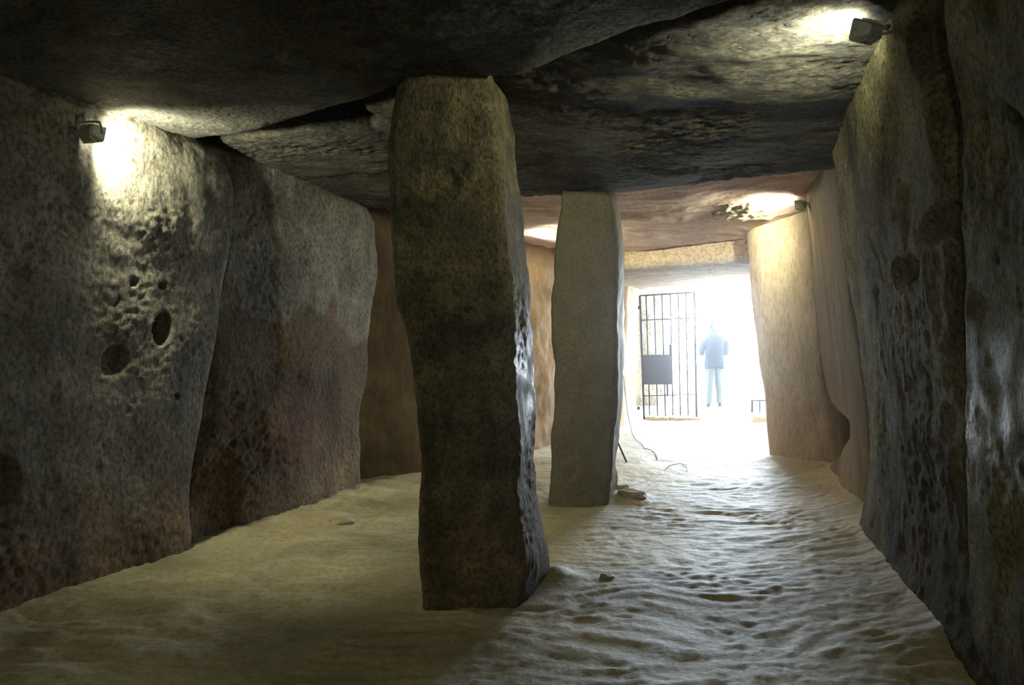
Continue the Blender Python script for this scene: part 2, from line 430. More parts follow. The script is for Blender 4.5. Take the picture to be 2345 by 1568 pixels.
# right side
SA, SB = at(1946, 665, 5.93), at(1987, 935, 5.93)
def lit_sliver(V):  # pale tint painted along the joint for the slab edge lit from the door
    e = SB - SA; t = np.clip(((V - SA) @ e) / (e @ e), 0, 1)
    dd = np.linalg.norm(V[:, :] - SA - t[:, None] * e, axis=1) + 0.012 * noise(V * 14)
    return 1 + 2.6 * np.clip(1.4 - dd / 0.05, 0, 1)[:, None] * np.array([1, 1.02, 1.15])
def t_r2(V):
    n = fbm(V * np.array([1.6, 1.6, 0.7]) + 13, 3)
    lo = np.clip((0.85 - V[:, 2] + 0.5 * n) / 0.6, 0, 1)[:, None]
    c = (1 - lo) * np.array([1, 1, 1]) + lo * np.array([0.62, 0.50, 0.40])
    return c * (1 - np.clip(n * 0.9, -0.2, 0.5)[:, None]) * lit_sliver(V)
def t_r1(V):
    n = fbm(V * np.array([1.6, 1.6, 0.5]) + 23, 3)
    lo = np.clip((0.75 - V[:, 2] + 0.4 * n) / 0.5, 0, 1)[:, None]
    c = ((1 - lo) * np.array([0.92, 0.97, 0.92]) + lo * np.array([0.6, 0.5, 0.36])) * (1 - 0.3 * n[:, None])
    wz = np.clip(1 - np.abs(V[:, 2] - 1.15) / 0.42, 0, 1) ** 0.6
    return np.column_stack([c, 1 - 0.6 * wz * np.clip(0.7 + 1.2 * noise(V * np.array([9, 9, 6])), 0, 1)])
f, dm = slab_map((1.42, 0.3), (2.12, 3.55), -1, 0.10, -0.25, 3.2, 0.5,
                 far=[(2180, 1600), (2180, 1470), (2207, 1400), (2212, 1200), (2206, 900), (2206, 640), (2196, 400), (2184, 245), (2165, 82), (2150, -60), (2140, -200)], bulge=0.03)
stone('upright_slab', dm, 0.016, 0.07, f, M['right'], wr, amp=(0.035, 0.006, 0.0045), freq=(1.3, 6.5, 17.0), stretch=(1, 1, 0.95), tint=t_r1, seed=51, flip=True,
      grooves=[(at(2290, 225, 2.55), at(2335, 340, 2.3), 0.02, 0.03), (at(2245, 1080, 2.9), at(2260, 1230, 2.85), 0.02, 0.03)],
      label='nearest slab of the row, streaked and partly wet, cut off by the picture edge')
f, dm = slab_map((2.04, 3.0), (2.86, 5.92), -1, 0.115, -0.25, 3.3, 0.55,
                 far=[(2004, 1260), (2000, 1210), (1996, 1050), (1985, 930), (1966, 780), (1950, 700), (1938, 560), (1925, 480), (1915, 380), (1912, 300), (1910, 200)], bulge=0.06, foot=0.10)
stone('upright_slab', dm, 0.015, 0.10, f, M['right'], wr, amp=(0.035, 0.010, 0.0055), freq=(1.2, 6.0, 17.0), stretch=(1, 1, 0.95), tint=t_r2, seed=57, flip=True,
      pits=[((2112, 505), 0.085, 0.05, 1.0, 2.8), ((2040, 618), 0.085, 0.05, 0.9, 4.0), ((2125, 70), 0.12, 0.07, 1.3, 1.6), ((2080, 900), 0.15, 0.02, 1.0, 2.0)],
      label='tall slab under the upper right lamp, with two dark square hollows')
def t_r3(V):
    n = fbm(V * np.array([1.6, 1.6, 0.6]) + 19, 3)
    c = np.array([0.23, 0.24, 0.25]) * (1 - 0.45 * n[:, None])
    lo = np.clip((1.1 - V[:, 2] + 0.4 * n) / 0.7, 0, 1)[:, None]
    return c * ((1 - lo) + lo * np.array([1.7, 1.45, 1.2])) * lit_sliver(V)
f, dm = slab_map((2.93, 5.85), (3.55, 8.1), -1, 0.11, -0.25, 3.4, 0.5,
                 near=[(2006, 1290), (2002, 1220), (1996, 1050), (1985, 930), (1966, 780), (1950, 700), (1938, 560), (1925, 480), (1915, 380), (1912, 300), (1910, 200)],
                 far=[(1905, 1120), (1907, 1085), (1920, 1060), (1938, 1030), (1950, 995), (1948, 965), (1925, 940), (1905, 915), (1886, 850), (1868, 740), (1856, 620), (1846, 500), (1848, 440), (1862, 360)], bulge=0.03, foot=0.08)
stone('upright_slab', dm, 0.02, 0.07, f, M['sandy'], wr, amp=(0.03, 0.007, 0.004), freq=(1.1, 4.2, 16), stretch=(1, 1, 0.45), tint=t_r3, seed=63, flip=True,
      label='narrow-looking grey slab with a curved notch low in its far edge')
# the end of the passage wall stands out into the chamber
def t_r4(V):
    n = fbm(V * np.array([1.6, 1.6, 0.6]) + 29, 3)
    lo = np.clip((1.0 - V[:, 2]) / 0.9, 0, 1)[:, None]
    return (1 - 0.3 * n[:, None]) * ((1 - lo) * np.array([0.95, 0.95, 0.92]) + lo * np.array([0.95, 0.86, 0.78]))
def r4(U):
    u, v, w = U.T
    z = -0.25 + 3.35 * w
    zk = np.array([-0.25, 0.0, 0.5, 1.0, 1.6, 2.1, 2.6, 3.2]); pk = np.array([1772, 1766, 1757, 1742, 1728, 1716, 1706, 1700])
    L = (np.interp(z, zk, pk) - CX) / FPX * 8.87
    a = np.column_stack([L, np.full(len(z), 8.87)])
    e1 = np.array([0.90, -0.40]) * 0.95; e2 = np.array([0.45, 0.93]) * 2.3
    p = a + v[:, None] * e2 + u[:, None] * e1
    rnd = 0.10 * np.sin(np.pi * u) * (1 - v); p[:, 1] -= rnd
    return np.column_stack([p, z])
stone('upright_slab', (0.95, 2.3, 3.35), 0.028, 0.16, r4, M['sandy'], wr, amp=(0.05, 0.016, 0.005), stretch=(1, 1, 0.45), tint=t_r4, seed=71,
      label='smooth sandy slab that narrows the way beside the bright doorway')
f, dm = slab_map((4.05, 10.95), (5.35, 14.5), -1, 0.05, -0.25, 2.9, 0.6)
stone('upright_slab', dm, 0.05, 0.12, f, M['sandy'], wr, seed=77, flip=True)
f, dm = slab_map((0.35, -1.6), (0.78, 0.35), -1, 0.08, -0.25, 3.2, 0.5)
stone('upright_slab', dm, 0.08, 0.1, f, M['right'], wr, seed=83, flip=True)
f, dm = slab_map((-4.1, -1.35), (-1.6, -1.75), 1, 0.0, -0.25, 3.2, 0.5)
stone('upright_slab', dm, 0.1, 0.1, f, M['left'], wb, seed=87, flip=True)
f, dm = slab_map((-1.7, -1.75), (0.8, -1.6), 1, 0.0, -0.25, 3.2, 0.5)
stone('upright_slab', dm, 0.1, 0.1, f, M['left'], wb, seed=89, flip=True)

# ------------------------------------------------------------------ capstones
cl = empty('ceiling', kind='structure', label='roof of enormous flat capstones')
f, dm = cap_map([(-4.6, -2.0, 3.12), (-1.5, -2.2, 3.12), (1.2, -2.2, 3.05)],
                [(-4.2, 6.6, 2.80, 0.0), (-2.6, 5.65, 2.82, 0.20), (-2.28, 5.36, 2.86, 0.26), (-1.80, 4.98, 2.84, 0.34), (-1.0, 4.55, 2.86, 0.44), (-0.62, 4.28, 2.88, 0.5),
                 (0.0, 4.10, 2.88, 0.6), (0.49, 3.68, 2.90, 0.68), (1.09, 3.17, 2.92, 0.78), (2.0, 2.6, 2.95, 0.9), (3.0, 2.0, 2.95, 1.0)], 0.8, 0.0)
stone('capstone', (5.5, 5.5, 0.8), 0.030, 0.10, f, M['unlit_cap'], cl, amp=(0.05, 0.012, 0.010), freq=(0.9, 4.0, 15.0), stretch=(0.8, 1.3, 1), seed=101, flip=False,
      label='nearest capstone, toned nearly black for lack of light')
f, dm = cap_map([(-3.4, 6.6, 2.93, 0.0), (-2.08, 5.42, 2.93, 0.2), (-1.42, 5.15, 2.93, 0.32), (-1.0, 5.25, 2.98, 0.4), (-0.72, 4.6, 3.02, 0.47), (0.0, 4.12, 3.0, 0.58), (0.6, 3.65, 2.99, 0.68), (1.2, 3.16, 2.99, 0.78), (2.1, 2.62, 3.0, 0.9), (3.0, 2.1, 3.0, 1.0)],
                [(-2.6, 8.1, 2.85), (-1.3, 7.65, 2.85), (0.13, 6.8, 2.79), (0.97, 6.62, 2.80), (2.5, 6.35, 2.88), (4.0, 6.1, 2.95)], 0.8, 0.04)
stone('capstone', (6.5, 3.4, 0.8), 0.022, 0.08, f, M['cap'], cl, amp=(0.05, 0.014, 0.014), freq=(0.9, 4.0, 19.0), stretch=(0.7, 1.4, 1), seed=113,
      label='second capstone, rough and lit by the upper right lamp')
f, dm = cap_map([(-2.4, 8.2, 2.93), (-1.1, 7.6, 2.91), (0.5, 6.85, 2.84), (1.6, 6.65, 2.88), (2.9, 6.35, 3.10), (4.2, 6.1, 3.25)],
                [(-1.0, 10.4, 2.75), (0.3, 10.35, 2.74), (1.55, 10.2, 2.70), (2.2, 9.8, 2.70), (2.95, 9.35, 2.74), (4.5, 8.7, 3.25)], 0.7, -0.03)
stone('capstone', (6.3, 3.6, 0.7), 0.035, 0.07, f, M['pink'], cl, amp=(0.035, 0.014, 0.005), stretch=(0.8, 1.3, 1), seed=127,
      label='third capstone, pinkish buff and well lit')
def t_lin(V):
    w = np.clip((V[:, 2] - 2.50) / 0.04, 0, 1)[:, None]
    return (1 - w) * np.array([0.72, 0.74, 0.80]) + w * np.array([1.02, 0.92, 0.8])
f, dm = cap_map([(0.0, 11.0, 2.44), (1.55, 10.25, 2.44), (2.95, 9.4, 2.455), (4.6, 8.7, 2.5)],
                [(1.2, 15.2, 2.42), (2.25, 14.75, 2.42), (4.3, 14.3, 2.60), (6.2, 13.8, 2.65)], 0.75, 0.0)
stone('capstone', (4.8, 4.8, 0.75), 0.035, 0.05, f, M['lintel'], cl, amp=(0.03, 0.018, 0.007), freq=(1.0, 4.5, 14), stretch=(0.7, 1.4, 1), tint=t_lin, seed=131,
      label='low buff passage capstone over the doorway')
# broken rock hanging over the joint left of the near pillar, and the ledge by the mid lamp
f, dm = cap_map([(-0.98, 4.75, 2.93), (-0.35, 4.55, 2.93)], [(-0.72, 5.5, 2.86), (0.1, 5.3, 2.9)], 0.3)
stone('wedge_stone', (0.65, 0.75, 0.3), 0.025, 0.06, f, M['cap'], cl, seed=137)
f, dm = cap_map([(2.12, 7.65, 2.89), (2.5, 7.75, 2.86), (2.9, 7.95, 2.90)], [(2.2, 8.3, 2.80), (2.6, 8.4, 2.80), (3.0, 8.45, 2.86)], 0.25)
stone('wedge_stone', (0.9, 0.65, 0.25), 0.02, 0.07, f, M['lintel'], cl, amp=(0.02, 0.022, 0.008), freq=(2, 9, 24), seed=139)

# the earth mound that covers the chamber: sides, back and top
def block(bm, lo, hi):
    bmesh.ops.create_cube(bm, size=1, matrix=__import__('mathutils').Matrix.LocRotScale(
        Vector([(a + b) / 2 for a, b in zip(lo, hi)]), None, Vector([b - a for a, b in zip(lo, hi)])))
def mound_map_factory(poly, z0, z1):
    P = np.array(poly, float)
    def f(U):
        u, v, w = U.T
        a = P[0] + (P[1] - P[0]) * u[:, None]; b = P[3] + (P[2] - P[3]) * u[:, None]
        p = a + (b - a) * v[:, None]
        return np.column_stack([p, z0 + (z1 - z0) * w])
    return f
mo = empty('earth_mound', kind='structure')
for i, (poly, z0, z1) in enumerate([
        ([(-6, -4), (6, -4), (8.5, 14.2), (-3.5, 14.9)], 3.30, 5.2),
        ([(-6, -4), (-4.35, -4), (2.0, 14.7), (-3.5, 14.9)], -0.3, 3.6),
        ([(0.9, -4), (6, -4), (8.5, 14.2), (5.7, 14.2)], -0.3, 3.6),
        ([(-6, -4), (6, -4), (6, -2.05), (-6, -2.05)], -0.3, 3.6)]):
    if i == 1: poly = [(-6, -4), (-4.5, -4), (-4.3, 2.0), (-5.5, 2.0)]
    if i == 2: poly = [(1.1, -4), (6, -4), (7, 6), (4.3, 6)]
    stone('packed_earth', (3, 3, 2), 0.2, 0.1, mound_map_factory(poly, z0, z1), M['mound'], mo, amp=(0.08, 0.03, 0), seed=150 + i)
for i, poly in enumerate([[(-5.5, 1.8), (-4.1, 1.8), (-1.2, 10.2), (-4.5, 10.2)], [(-4.5, 10), (-0.4, 10), (1.6, 14.6), (-3.5, 14.9)],
                          [(4.1, 5.8), (7, 5.8), (8, 11), (4.7, 11)], [(5.0, 10.8), (8, 10.8), (8.5, 14.2), (6.2, 14.2)]]):
    stone('packed_earth', (3, 3, 2), 0.2, 0.1, mound_map_factory(poly, -0.3, 3.6), M['mound'], mo, amp=(0.06, 0.03, 0), seed=160 + i)

# ------------------------------------------------------------------ the two pillars
def pillar_map(left, ridge, right, Yf, Yb, z0, z1, inset=22):
    def cv(keys, Y):
        k = sorted([(H - (py - CY) / FPX * Y, (px - CX) / FPX * Y) for px, py in keys])
        return np.array([a for a, b in k]), np.array([b for a, b in k])
    cL = cv(left, Yf); cR = cv(ridge, Yf); cB = cv(right, Yb); cK = cv([(px + inset, py) for px, py in left], Yb + 0.05)
    def f(U):
        u, v, w = U.T; z = z0 + (z1 - z0) * w
        fx = np.interp(z, *cL) * (1 - u) + np.interp(z, *cR) * u
        bx = np.interp(z, *cK) * (1 - u) + np.interp(z, *cB) * u
        x = fx * (1 - v) + bx * v
        y = Yf + (Yb - Yf) * v - 0.02 * np.sin(np.pi * u) * (1 - v)
        return np.column_stack([x, y, z])
    return f
def t_p1(V):
    n = fbm(V * 3.0 + 5, 3)[:, None]
    c = 1 - np.clip(n * 0.7, -0.25, 0.4)
    lo = np.clip((0.9 - V[:, 2:3]) / 0.8, 0, 1)
    c = c * ((1 - lo) * np.array([1, 1, 1]) + lo * np.array([1.05, 0.95, 0.8]))
    wz = np.clip(1 - np.abs(V[:, 2] - 1.22) / 0.5, 0, 1) ** 0.6 * np.clip((V[:, 0] + 0.03) / 0.04, 0, 1)
    return np.column_stack([c, 1 - 0.55 * wz * np.clip(0.75 + 1.2 * noise(V * 7), 0, 1)])
pm = pillar_map([(930, 170), (915, 190), (897, 260), (886, 330), (888, 420), (893, 520), (898, 620), (910, 700), (925, 740), (940, 820), (948, 900), (957, 1000), (961, 1150), (961, 1385), (958, 1480)],
                [(1120, 170), (1125, 190), (1140, 320), (1146, 500), (1165, 650), (1178, 800), (1185, 950), (1182, 1100), (1196, 1230), (1205, 1300), (1190, 1395), (1190, 1480)],
                [(1136, 160), (1145, 190), (1165, 230), (1187, 320), (1195, 430), (1205, 550), (1212, 650), (1221, 800), (1228, 950), (1227, 1050), (1237, 1170), (1254, 1240), (1266, 1290), (1262, 1420)],
                4.06, 4.62, -0.2, 2.99)
p1 = stone('stone_pillar', (0.68, 0.55, 3.2), 0.012, 0.055, pm, M['pillar'], None, amp=(0.026, 0.008, 0.0055), freq=(1.6, 7.0, 24.0), tint=t_p1, seed=201,
           pits=[((1045, 690), 0.05, 0.015, 0.4), ((1030, 850), 0.05, 0.012), ((985, 400), 0.12, 0.015)])
tag(p1, 'thick rough stone pillar nearest the camera, dark and mossy with a wet side', 'pillar', 'stone pillars holding up the capstones')
pm = pillar_map([(1290, 425), (1283, 445), (1275, 520), (1268, 620), (1263, 720), (1262, 850), (1266, 930), (1259, 1020), (1259, 1140), (1255, 1200)],
                [(1390, 425), (1403, 450), (1413, 600), (1416, 800), (1412, 950), (1400, 1100), (1392, 1160), (1390, 1200)],
                [(1408, 430), (1420, 460), (1427, 540), (1429, 700), (1427, 830), (1421, 950), (1413, 1030), (1419, 1100), (1412, 1135), (1412, 1170)],
                6.58, 7.10, -0.2, 2.86, inset=14)
p2 = stone('stone_pillar', (0.6, 0.52, 3.05), 0.019, 0.05, pm, M['pillar_pale'], None, amp=(0.028, 0.009, 0.0025), freq=(1.6, 6.0, 20.0), seed=211,
           pits=[((1325, 722), 0.05, 0.012, 0.7), ((1322, 1100), 0.04, 0.01)])
tag(p2, 'smoother and slimmer stone pillar further back, before the doorway', 'pillar', 'stone pillars holding up the capstones')

# ------------------------------------------------------------------ outside the doorway
ground = grid_mesh('ground', np.arange(-14, 24, 0.5), np.concatenate([np.arange(14.55, 17, 0.06), np.arange(17, 46, 0.7)]),
                   lambda P: 0.03 + 0.09 * np.clip((P[:, 1] - 14.75) / 0.10, 0, 1) + 0.012 * fbm(np.column_stack([P * 1.5, P[:, 0] * 0]), 2), M['pale'])
tag(ground, 'pale sunlit ground outside the doorway', kind='structure')
sill = empty('threshold', kind='structure', label='low stones bedded in the ground under the gate')
for i, (px0, px1, Y, h_) in enumerate([(1478, 1530, 14.0, 0.10), (1528, 1604, 14.0, 0.10), (1716, 1762, 13.8, 0.14)]):
    x0 = (px0 - CX) / FPX * Y; x1 = (px1 - CX) / FPX * Y
    f = mound_map_factory([(x0, Y - 0.14), (x1, Y - 0.16), (x1, Y + 0.18), (x0, Y + 0.16)], -0.08, h_ - 0.03)
    stone('sill_stone', (x1 - x0, 0.3, 0.2), 0.03, 0.06, f, M['lintel'], sill, amp=(0.03, 0.015, 0.004), seed=220 + i)
f = mound_map_factory([(2.55, 15.5), (3.30, 15.7), (3.5, 16.4), (2.5, 16.3)], -0.1, 2.75)
rs = stone('boundary_stone', (0.75, 0.7, 2.85), 0.04, 0.12, f, M['left'], None, amp=(0.06, 0.03, 0.008), seed=231)
tag(rs, 'pale upright stone standing outside behind the barred gate', 'stone')

# ------------------------------------------------------------------ iron gate
def rod_bm(bm, p0, p1, w, d):
    p0 = Vector(p0); p1 = Vector(p1); e = (p1 - p0); L = e.length; e.normalize()
    up = Vector((0, 1, 0)); s = e.cross(up).normalized()
    vs = []
    for t in (0, L):
        for a, b in ((-1, -1), (1, -1), (1, 1), (-1, 1)):
            vs.append(bm.verts.new(p0 + e * t + s * a * w / 2 + up * b * d / 2))
    for q in ((0, 1, 2, 3), (7, 6, 5, 4), (0, 4, 5, 1), (1, 5, 6, 2), (2, 6, 7, 3), (3, 7, 4, 0)):
        bm.faces.new([vs[i] for i in q])
def link_bm(name, bm, mat, parent=None, bevel=0.0, smooth=False):
    bmesh.ops.recalc_face_normals(bm, faces=bm.faces)
    if bevel:
        bmesh.ops.bevel(bm, geom=bm.edges[:], offset=bevel, segments=2, affect='EDGES')
    me = bpy.data.meshes.new(name); bm.to_mesh(me); bm.free(); me.materials.append(mat)
    if smooth: me.polygons.foreach_set('use_smooth', [True] * len(me.polygons))
    o = bpy.data.objects.new(name, me); C.objects.link(o); o.parent = parent; return o
def rod(name, p0, p1, w, d, mat, parent, bevel=0.0):
    bm = bmesh.new(); rod_bm(bm, p0, p1, w, d); return link_bm(name, bm, mat, parent, bevel)

YG = 14.0
def gp(px, py, dy=0.0): return tuple(at(px, py, YG) + np.array([0, dy, 0]))
def leaf(px0, px1, label, bars_top, yt0, yt1, yb0, yb1):
    o = empty('gate_leaf', gp(px0, yb0), label, 'gate', 'leaves of the iron gate')
    org = np.array(gp(px0, yb0))
    def q(px, py, dy=0): return tuple(np.array(gp(px, py, dy)) - org)
    ln = lambda t, a, b: a + (b - a) * t
    for (xt, xb) in bars_top:
        t = (xt - px0) / (px1 - px0)
        end = xt in (bars_top[0][0], bars_top[-1][0])
        rod('stile' if end else 'bar', q(xt, ln(t, yt0, yt1)), q(xb, ln(t, yb0, yb1)), 0.036 if end else 0.024, 0.03 if end else 0.02, M['iron'], o)
    return o, q
bars = [(1465, 1475), (1479, 1488), (1497, 1506), (1515, 1524), (1535, 1541), (1553, 1558), (1570, 1576), (1590, 1595)]
g1, q = leaf(1465, 1590, 'tall barred iron gate leaf with a dark metal plate, at the jamb slab', bars, 677, 669, 961, 956)
for (xa, ya, xb, yb, w) in [(1465, 677, 1590, 669, 0.03), (1467, 733, 1591, 728, 0.022), (1473, 906, 1594, 903, 0.018), (1475, 960, 1595, 955, 0.03)]:
    rod('rail', q(xa, ya), q(xb, yb), w, 0.026, M['iron'], g1)
bm = bmesh.new(); rod_bm(bm, q(1504, 812, -0.02), q(1504.5, 880, -0.02), 0.585, 0.012)
pt = link_bm('plate', bm, M['plate'], g1, 0.003); pt['label'] = 'dark bluish grey square metal plate'
rod('latch_bar', q(1533, 789, -0.03), q(1534, 813, -0.03), 0.035, 0.02, M['iron'], g1)
rod('latch_bar', q(1527, 879, -0.03), q(1528, 906, -0.03), 0.03, 0.02, M['iron'], g1)
for yy in (700, 930):
    bm = bmesh.new(); rod_bm(bm, q(1462, yy), q(1462, yy + 8), 0.05, 0.05); link_bm('hinge', bm, M['iron'], g1, 0.005)
g2, q = leaf(1722, 1808, 'short stretch of iron gate showing low beside the sandy slab', [(1722, 1722), (1740, 1740), (1758, 1758), (1776, 1776), (1792, 1792), (1808, 1808)], 915, 915, 958, 956)
for yy in (917, 957):
    rod('rail', q(1722, yy), q(1808, yy - 1), 0.026, 0.026, M['iron'], g2)

# ------------------------------------------------------------------ lamps
def tube_bm(bm, pts, r, n=8):
    rings = []
    pts = [Vector(p) for p in pts]
    for i, p in enumerate(pts):
        d = (pts[min(i + 1, len(pts) - 1)] - pts[max(i - 1, 0)]).normalized()
        a = d.orthogonal().normalized(); b = d.cross(a)
        if rings:
            ref = (rings[-1][0].co - pts[i - 1]); a = (ref - d * ref.dot(d)).normalized(); b = d.cross(a)
        rr = r[i] if isinstance(r, (list, tuple)) else r
        rings.append([bm.verts.new(p + a * rr * math.cos(k * 2 * math.pi / n) + b * rr * math.sin(k * 2 * math.pi / n)) for k in range(n)])
    for A, B in zip(rings[:-1], rings[1:]):
        for k in range(n):
            bm.faces.new((A[k], A[(k + 1) % n], B[(k + 1) % n], B[k]))
    bm.faces.new(rings[0][::-1]); bm.faces.new(rings[-1])

LAMPC = (0.98, 1.0, 0.70)
def lamp(loc, aim, label, watt, spot=150, blend=0.6, wall=None, gl=60.0, rad=0.04, off=0.07, ks=0.7):
    loc = Vector(loc); aim = Vector(aim).normalized()
    o = empty('floodlight', loc, label, 'lamp', 'floodlights fixed high on the stone walls')
    rot = aim.to_track_quat('Z', 'Y').to_matrix()
    def T(bm):
        for v in bm.verts: v.co = rot @ (v.co * ks)
        return bm
    bm = bmesh.new()                                                   # cast housing: flared trough with cooling fins
    prof = [(-0.075, 0.030, 0.05), (-0.06, 0.045, 0.07), (-0.02, 0.055, 0.09), (0.02, 0.065, 0.105), (0.03, 0.07, 0.11)]
    rings = []
    for z, hy, hx in prof:
        rings.append([bm.verts.new((x * hx, y * hy, z)) for x, y in ((-1, -.8), (-.85, -1), (.85, -1), (1, -.8), (1, .8), (.85, 1), (-.85, 1), (-1, .8))])
    for A, B in zip(rings[:-1], rings[1:]):
        for k in range(8): bm.faces.new((A[k], A[(k + 1) % 8], B[(k + 1) % 8], B[k]))
    bm.faces.new(rings[0][::-1])
    rim = [bm.verts.new(v.co * 1.0 - Vector((math.copysign(0.012, v.co.x), math.copysign(0.012, v.co.y), 0))) for v in rings[-1]]
    inn = [bm.verts.new(v.co - Vector((0, 0, 0.012))) for v in rim]
    for k in range(8):
        bm.faces.new((rings[-1][k], rings[-1][(k + 1) % 8], rim[(k + 1) % 8], rim[k])); bm.faces.new((rim[k], rim[(k + 1) % 8], inn[(k + 1) % 8], inn[k]))
    bm.faces.new(inn)
    for x in (-0.045, -0.015, 0.015, 0.045):
        for s in (-1, 1):
            rod_bm(bm, (x, s * 0.052, -0.06), (x, s * 0.066, 0.015), 0.005, 0.02)
    link_bm('housing', T(bm), M['housing'], o)
    bm = bmesh.new()
    vs = [bm.verts.new((x * 0.095, y * 0.055, 0.021)) for x, y in ((-1, -1), (1, -1), (1, 1), (-1, 1))]
    vs2 = [bm.verts.new((x * 0.095, y * 0.055, 0.026)) for x, y in ((-1, -1), (1, -1), (1, 1), (-1, 1))]
    bm.faces.new(vs[::-1]); bm.faces.new(vs2)
    for k in range(4): bm.faces.new((vs[k], vs[(k + 1) % 4], vs2[(k + 1) % 4], vs2[k]))
    link_bm('lamp_glass', T(bm), glow('lit_lamp_glass', (1, 1, 0.8), gl), o)
    if wall is not None:
        w = Vector(wall) - loc
        side = rot @ Vector((1, 0, 0))
        bm = bmesh.new()
        tube_bm(bm, [side * 0.118 * ks, side * 0.125 * ks + w * 0.55, w * 0.6 + side * 0.05 * ks, w * 0.6 - side * 0.05 * ks, -side * 0.125 * ks + w * 0.55, -side * 0.118 * ks], 0.007, 6)
        tube_bm(bm, [w * 0.6, w], 0.012, 8)
        link_bm('bracket', bm, M['housing'], o, smooth=True)
    ld = bpy.data.lights.new('lamp_beam', 'SPOT'); ld.energy = watt; ld.color = LAMPC; ld.spot_size = math.radians(spot); ld.spot_blend = blend
    ld.shadow_soft_size = rad
    lo = bpy.data.objects.new('lamp_beam', ld); lo.parent = o; lo.location = aim * off
    lo.rotation_euler = aim.to_track_quat('-Z', 'Y').to_euler(); C.objects.link(lo)
    return o
lamp(at(210, 306, 4.36), (0.22, 0.9, -0.22), 'small floodlight glaring against the wall, on the left-hand slab beneath the near-black capstone', 170, 176, 0.5, off=0.13, wall=at(190, 262, 4.40))
lamp(at(1985, 72, 3.35), (-0.38, 0.85, 0.28), 'grey floodlight with bracket high in the upper right corner, nearest the camera', 150, 160, 0.95, wall=at(2035, 60, 3.42))
lamp(at(1832, 470, 7.62), (-0.65, 0.65, -0.1), 'floodlight halfway down the right wall, glaring above the sandy slab', 190, 168, 0.8, wall=at(1862, 462, 7.66))
lamp(at(1188, 560, 9.25), (0.9, -0.1, 0.15), 'floodlight behind the near pillar, only its glow showing at the pillar edge', 170, 130, 0.8, wall=at(1170, 555, 9.3))
# two unseen floodlights added behind the camera to fill pillar fronts and near walls
lamp((-3.2, 0.2, 2.35), (0.55, 0.55, -0.55), 'unseen fill floodlight added behind the camera, far side', 42, 120, 0.9, wall=(-3.45, 0.1, 2.4), rad=0.12)
lamp((0.0, -0.9, 2.3), (0.05, 0.93, -0.36), 'unseen fill floodlight added behind the camera, near side', 80, 85, 0.7, wall=(0.34, -0.95, 2.35), rad=0.12)

# ------------------------------------------------------------------ small things on the floor
def fz(x, y): return float(floor_z(np.array([[x, y]]))[0])
bm = bmesh.new()
a = fl(1435, 1057); b = np.array([*(at(1408, 998, 9.15)[:2]), at(1408, 998, 9.15)[2]])
tube_bm(bm, [(a[0], a[1], fz(*a)), tuple(b * 0.5 + np.array([a[0], a[1], 0.0]) * 0.5), tuple(b)], [0.011, 0.012, 0.012], 8)
so = link_bm('metal_rod', bm, M['cable'], None, smooth=True)
tag(so, 'thin dark rod leaning behind the further pillar', 'rod')
bm = bmesh.new()
pts = [at(1427, 860, 12.4), at(1432, 900, 12.35), at(1438, 950, 12.2)]
for px, py in [(1447, 990), (1455, 1006), (1470, 1016), (1475, 1026), (1490, 1029), (1500, 1038), (1505, 1052)]:
    g = fl(px, py); pts.append(np.array([g[0], g[1], fz(*g) + 0.012]))
tube_bm(bm, [tuple(p) for p in pts], 0.005, 6)
co = link_bm('cable', bm, M['cable'], None, smooth=True)
tag(co, 'thin dark cable hanging down the passage wall and trailing over the bright floor', 'cable')
bm = bmesh.new()
tw = []
for px, py in [(1522, 1076), (1532, 1068), (1545, 1064), (1560, 1063), (1574, 1066)]:
    g = fl(px, py); tw.append((g[0], g[1], fz(*g) + 0.012))
tube_bm(bm, tw, [0.002, 0.004, 0.004, 0.003, 0.002], 6)
t2 = []
for px, py in [(1560, 1063), (1574, 1072), (1572, 1082)]:
    g = fl(px, py); t2.append((g[0], g[1], fz(*g) + 0.012))
tube_bm(bm, t2, [0.003, 0.0025, 0.002], 6)
tag(link_bm('twig', bm, M['twig'], None, smooth=True), 'curved dry twig on the floor at the edge of the daylight', 'twig')

def small_rock(px, py, w, d, h_, label, mat, sd):
    g = fl(px, py)
    z = fz(*g)
    def f(U):
        p = (U - 0.5) * 2
        p = p / np.maximum((np.abs(p) ** 2.6).sum(1) ** (1 / 2.6), 1e-6)[:, None]
        p = p * (1 + 0.30 * noise(p * 1.1 + sd)[:, None])
        return p * np.array([w / 2, d / 2, h_]) + np.array([g[0], g[1], z])
    o = stone('rock', (w, d, h_ * 1.45), max(w, d) / 26, 0.001, f, mat, None, amp=(0.1 * h_, 0.12 * h_, 0.04 * h_), freq=(4, 12, 40), seed=sd)
    return tag(o, label, 'stone', 'loose rocks lying on the earth floor')
small_rock(1448, 1142, 0.24, 0.22, 0.045, 'flat sandy rock at the foot of the further pillar', M['earth'], 301)
small_rock(1425, 1118, 0.14, 0.12, 0.04, 'smaller rock just behind the flat one at the further pillar', M['earth'], 303)
small_rock(1392, 1322, 0.085, 0.07, 0.018, 'little dark rock alone on the floor right of the near pillar', M['earth'], 305)
small_rock(780, 1196, 0.20, 0.14, 0.03, 'low sandy lump on the floor in front of the brown slab', M['earth'], 307)

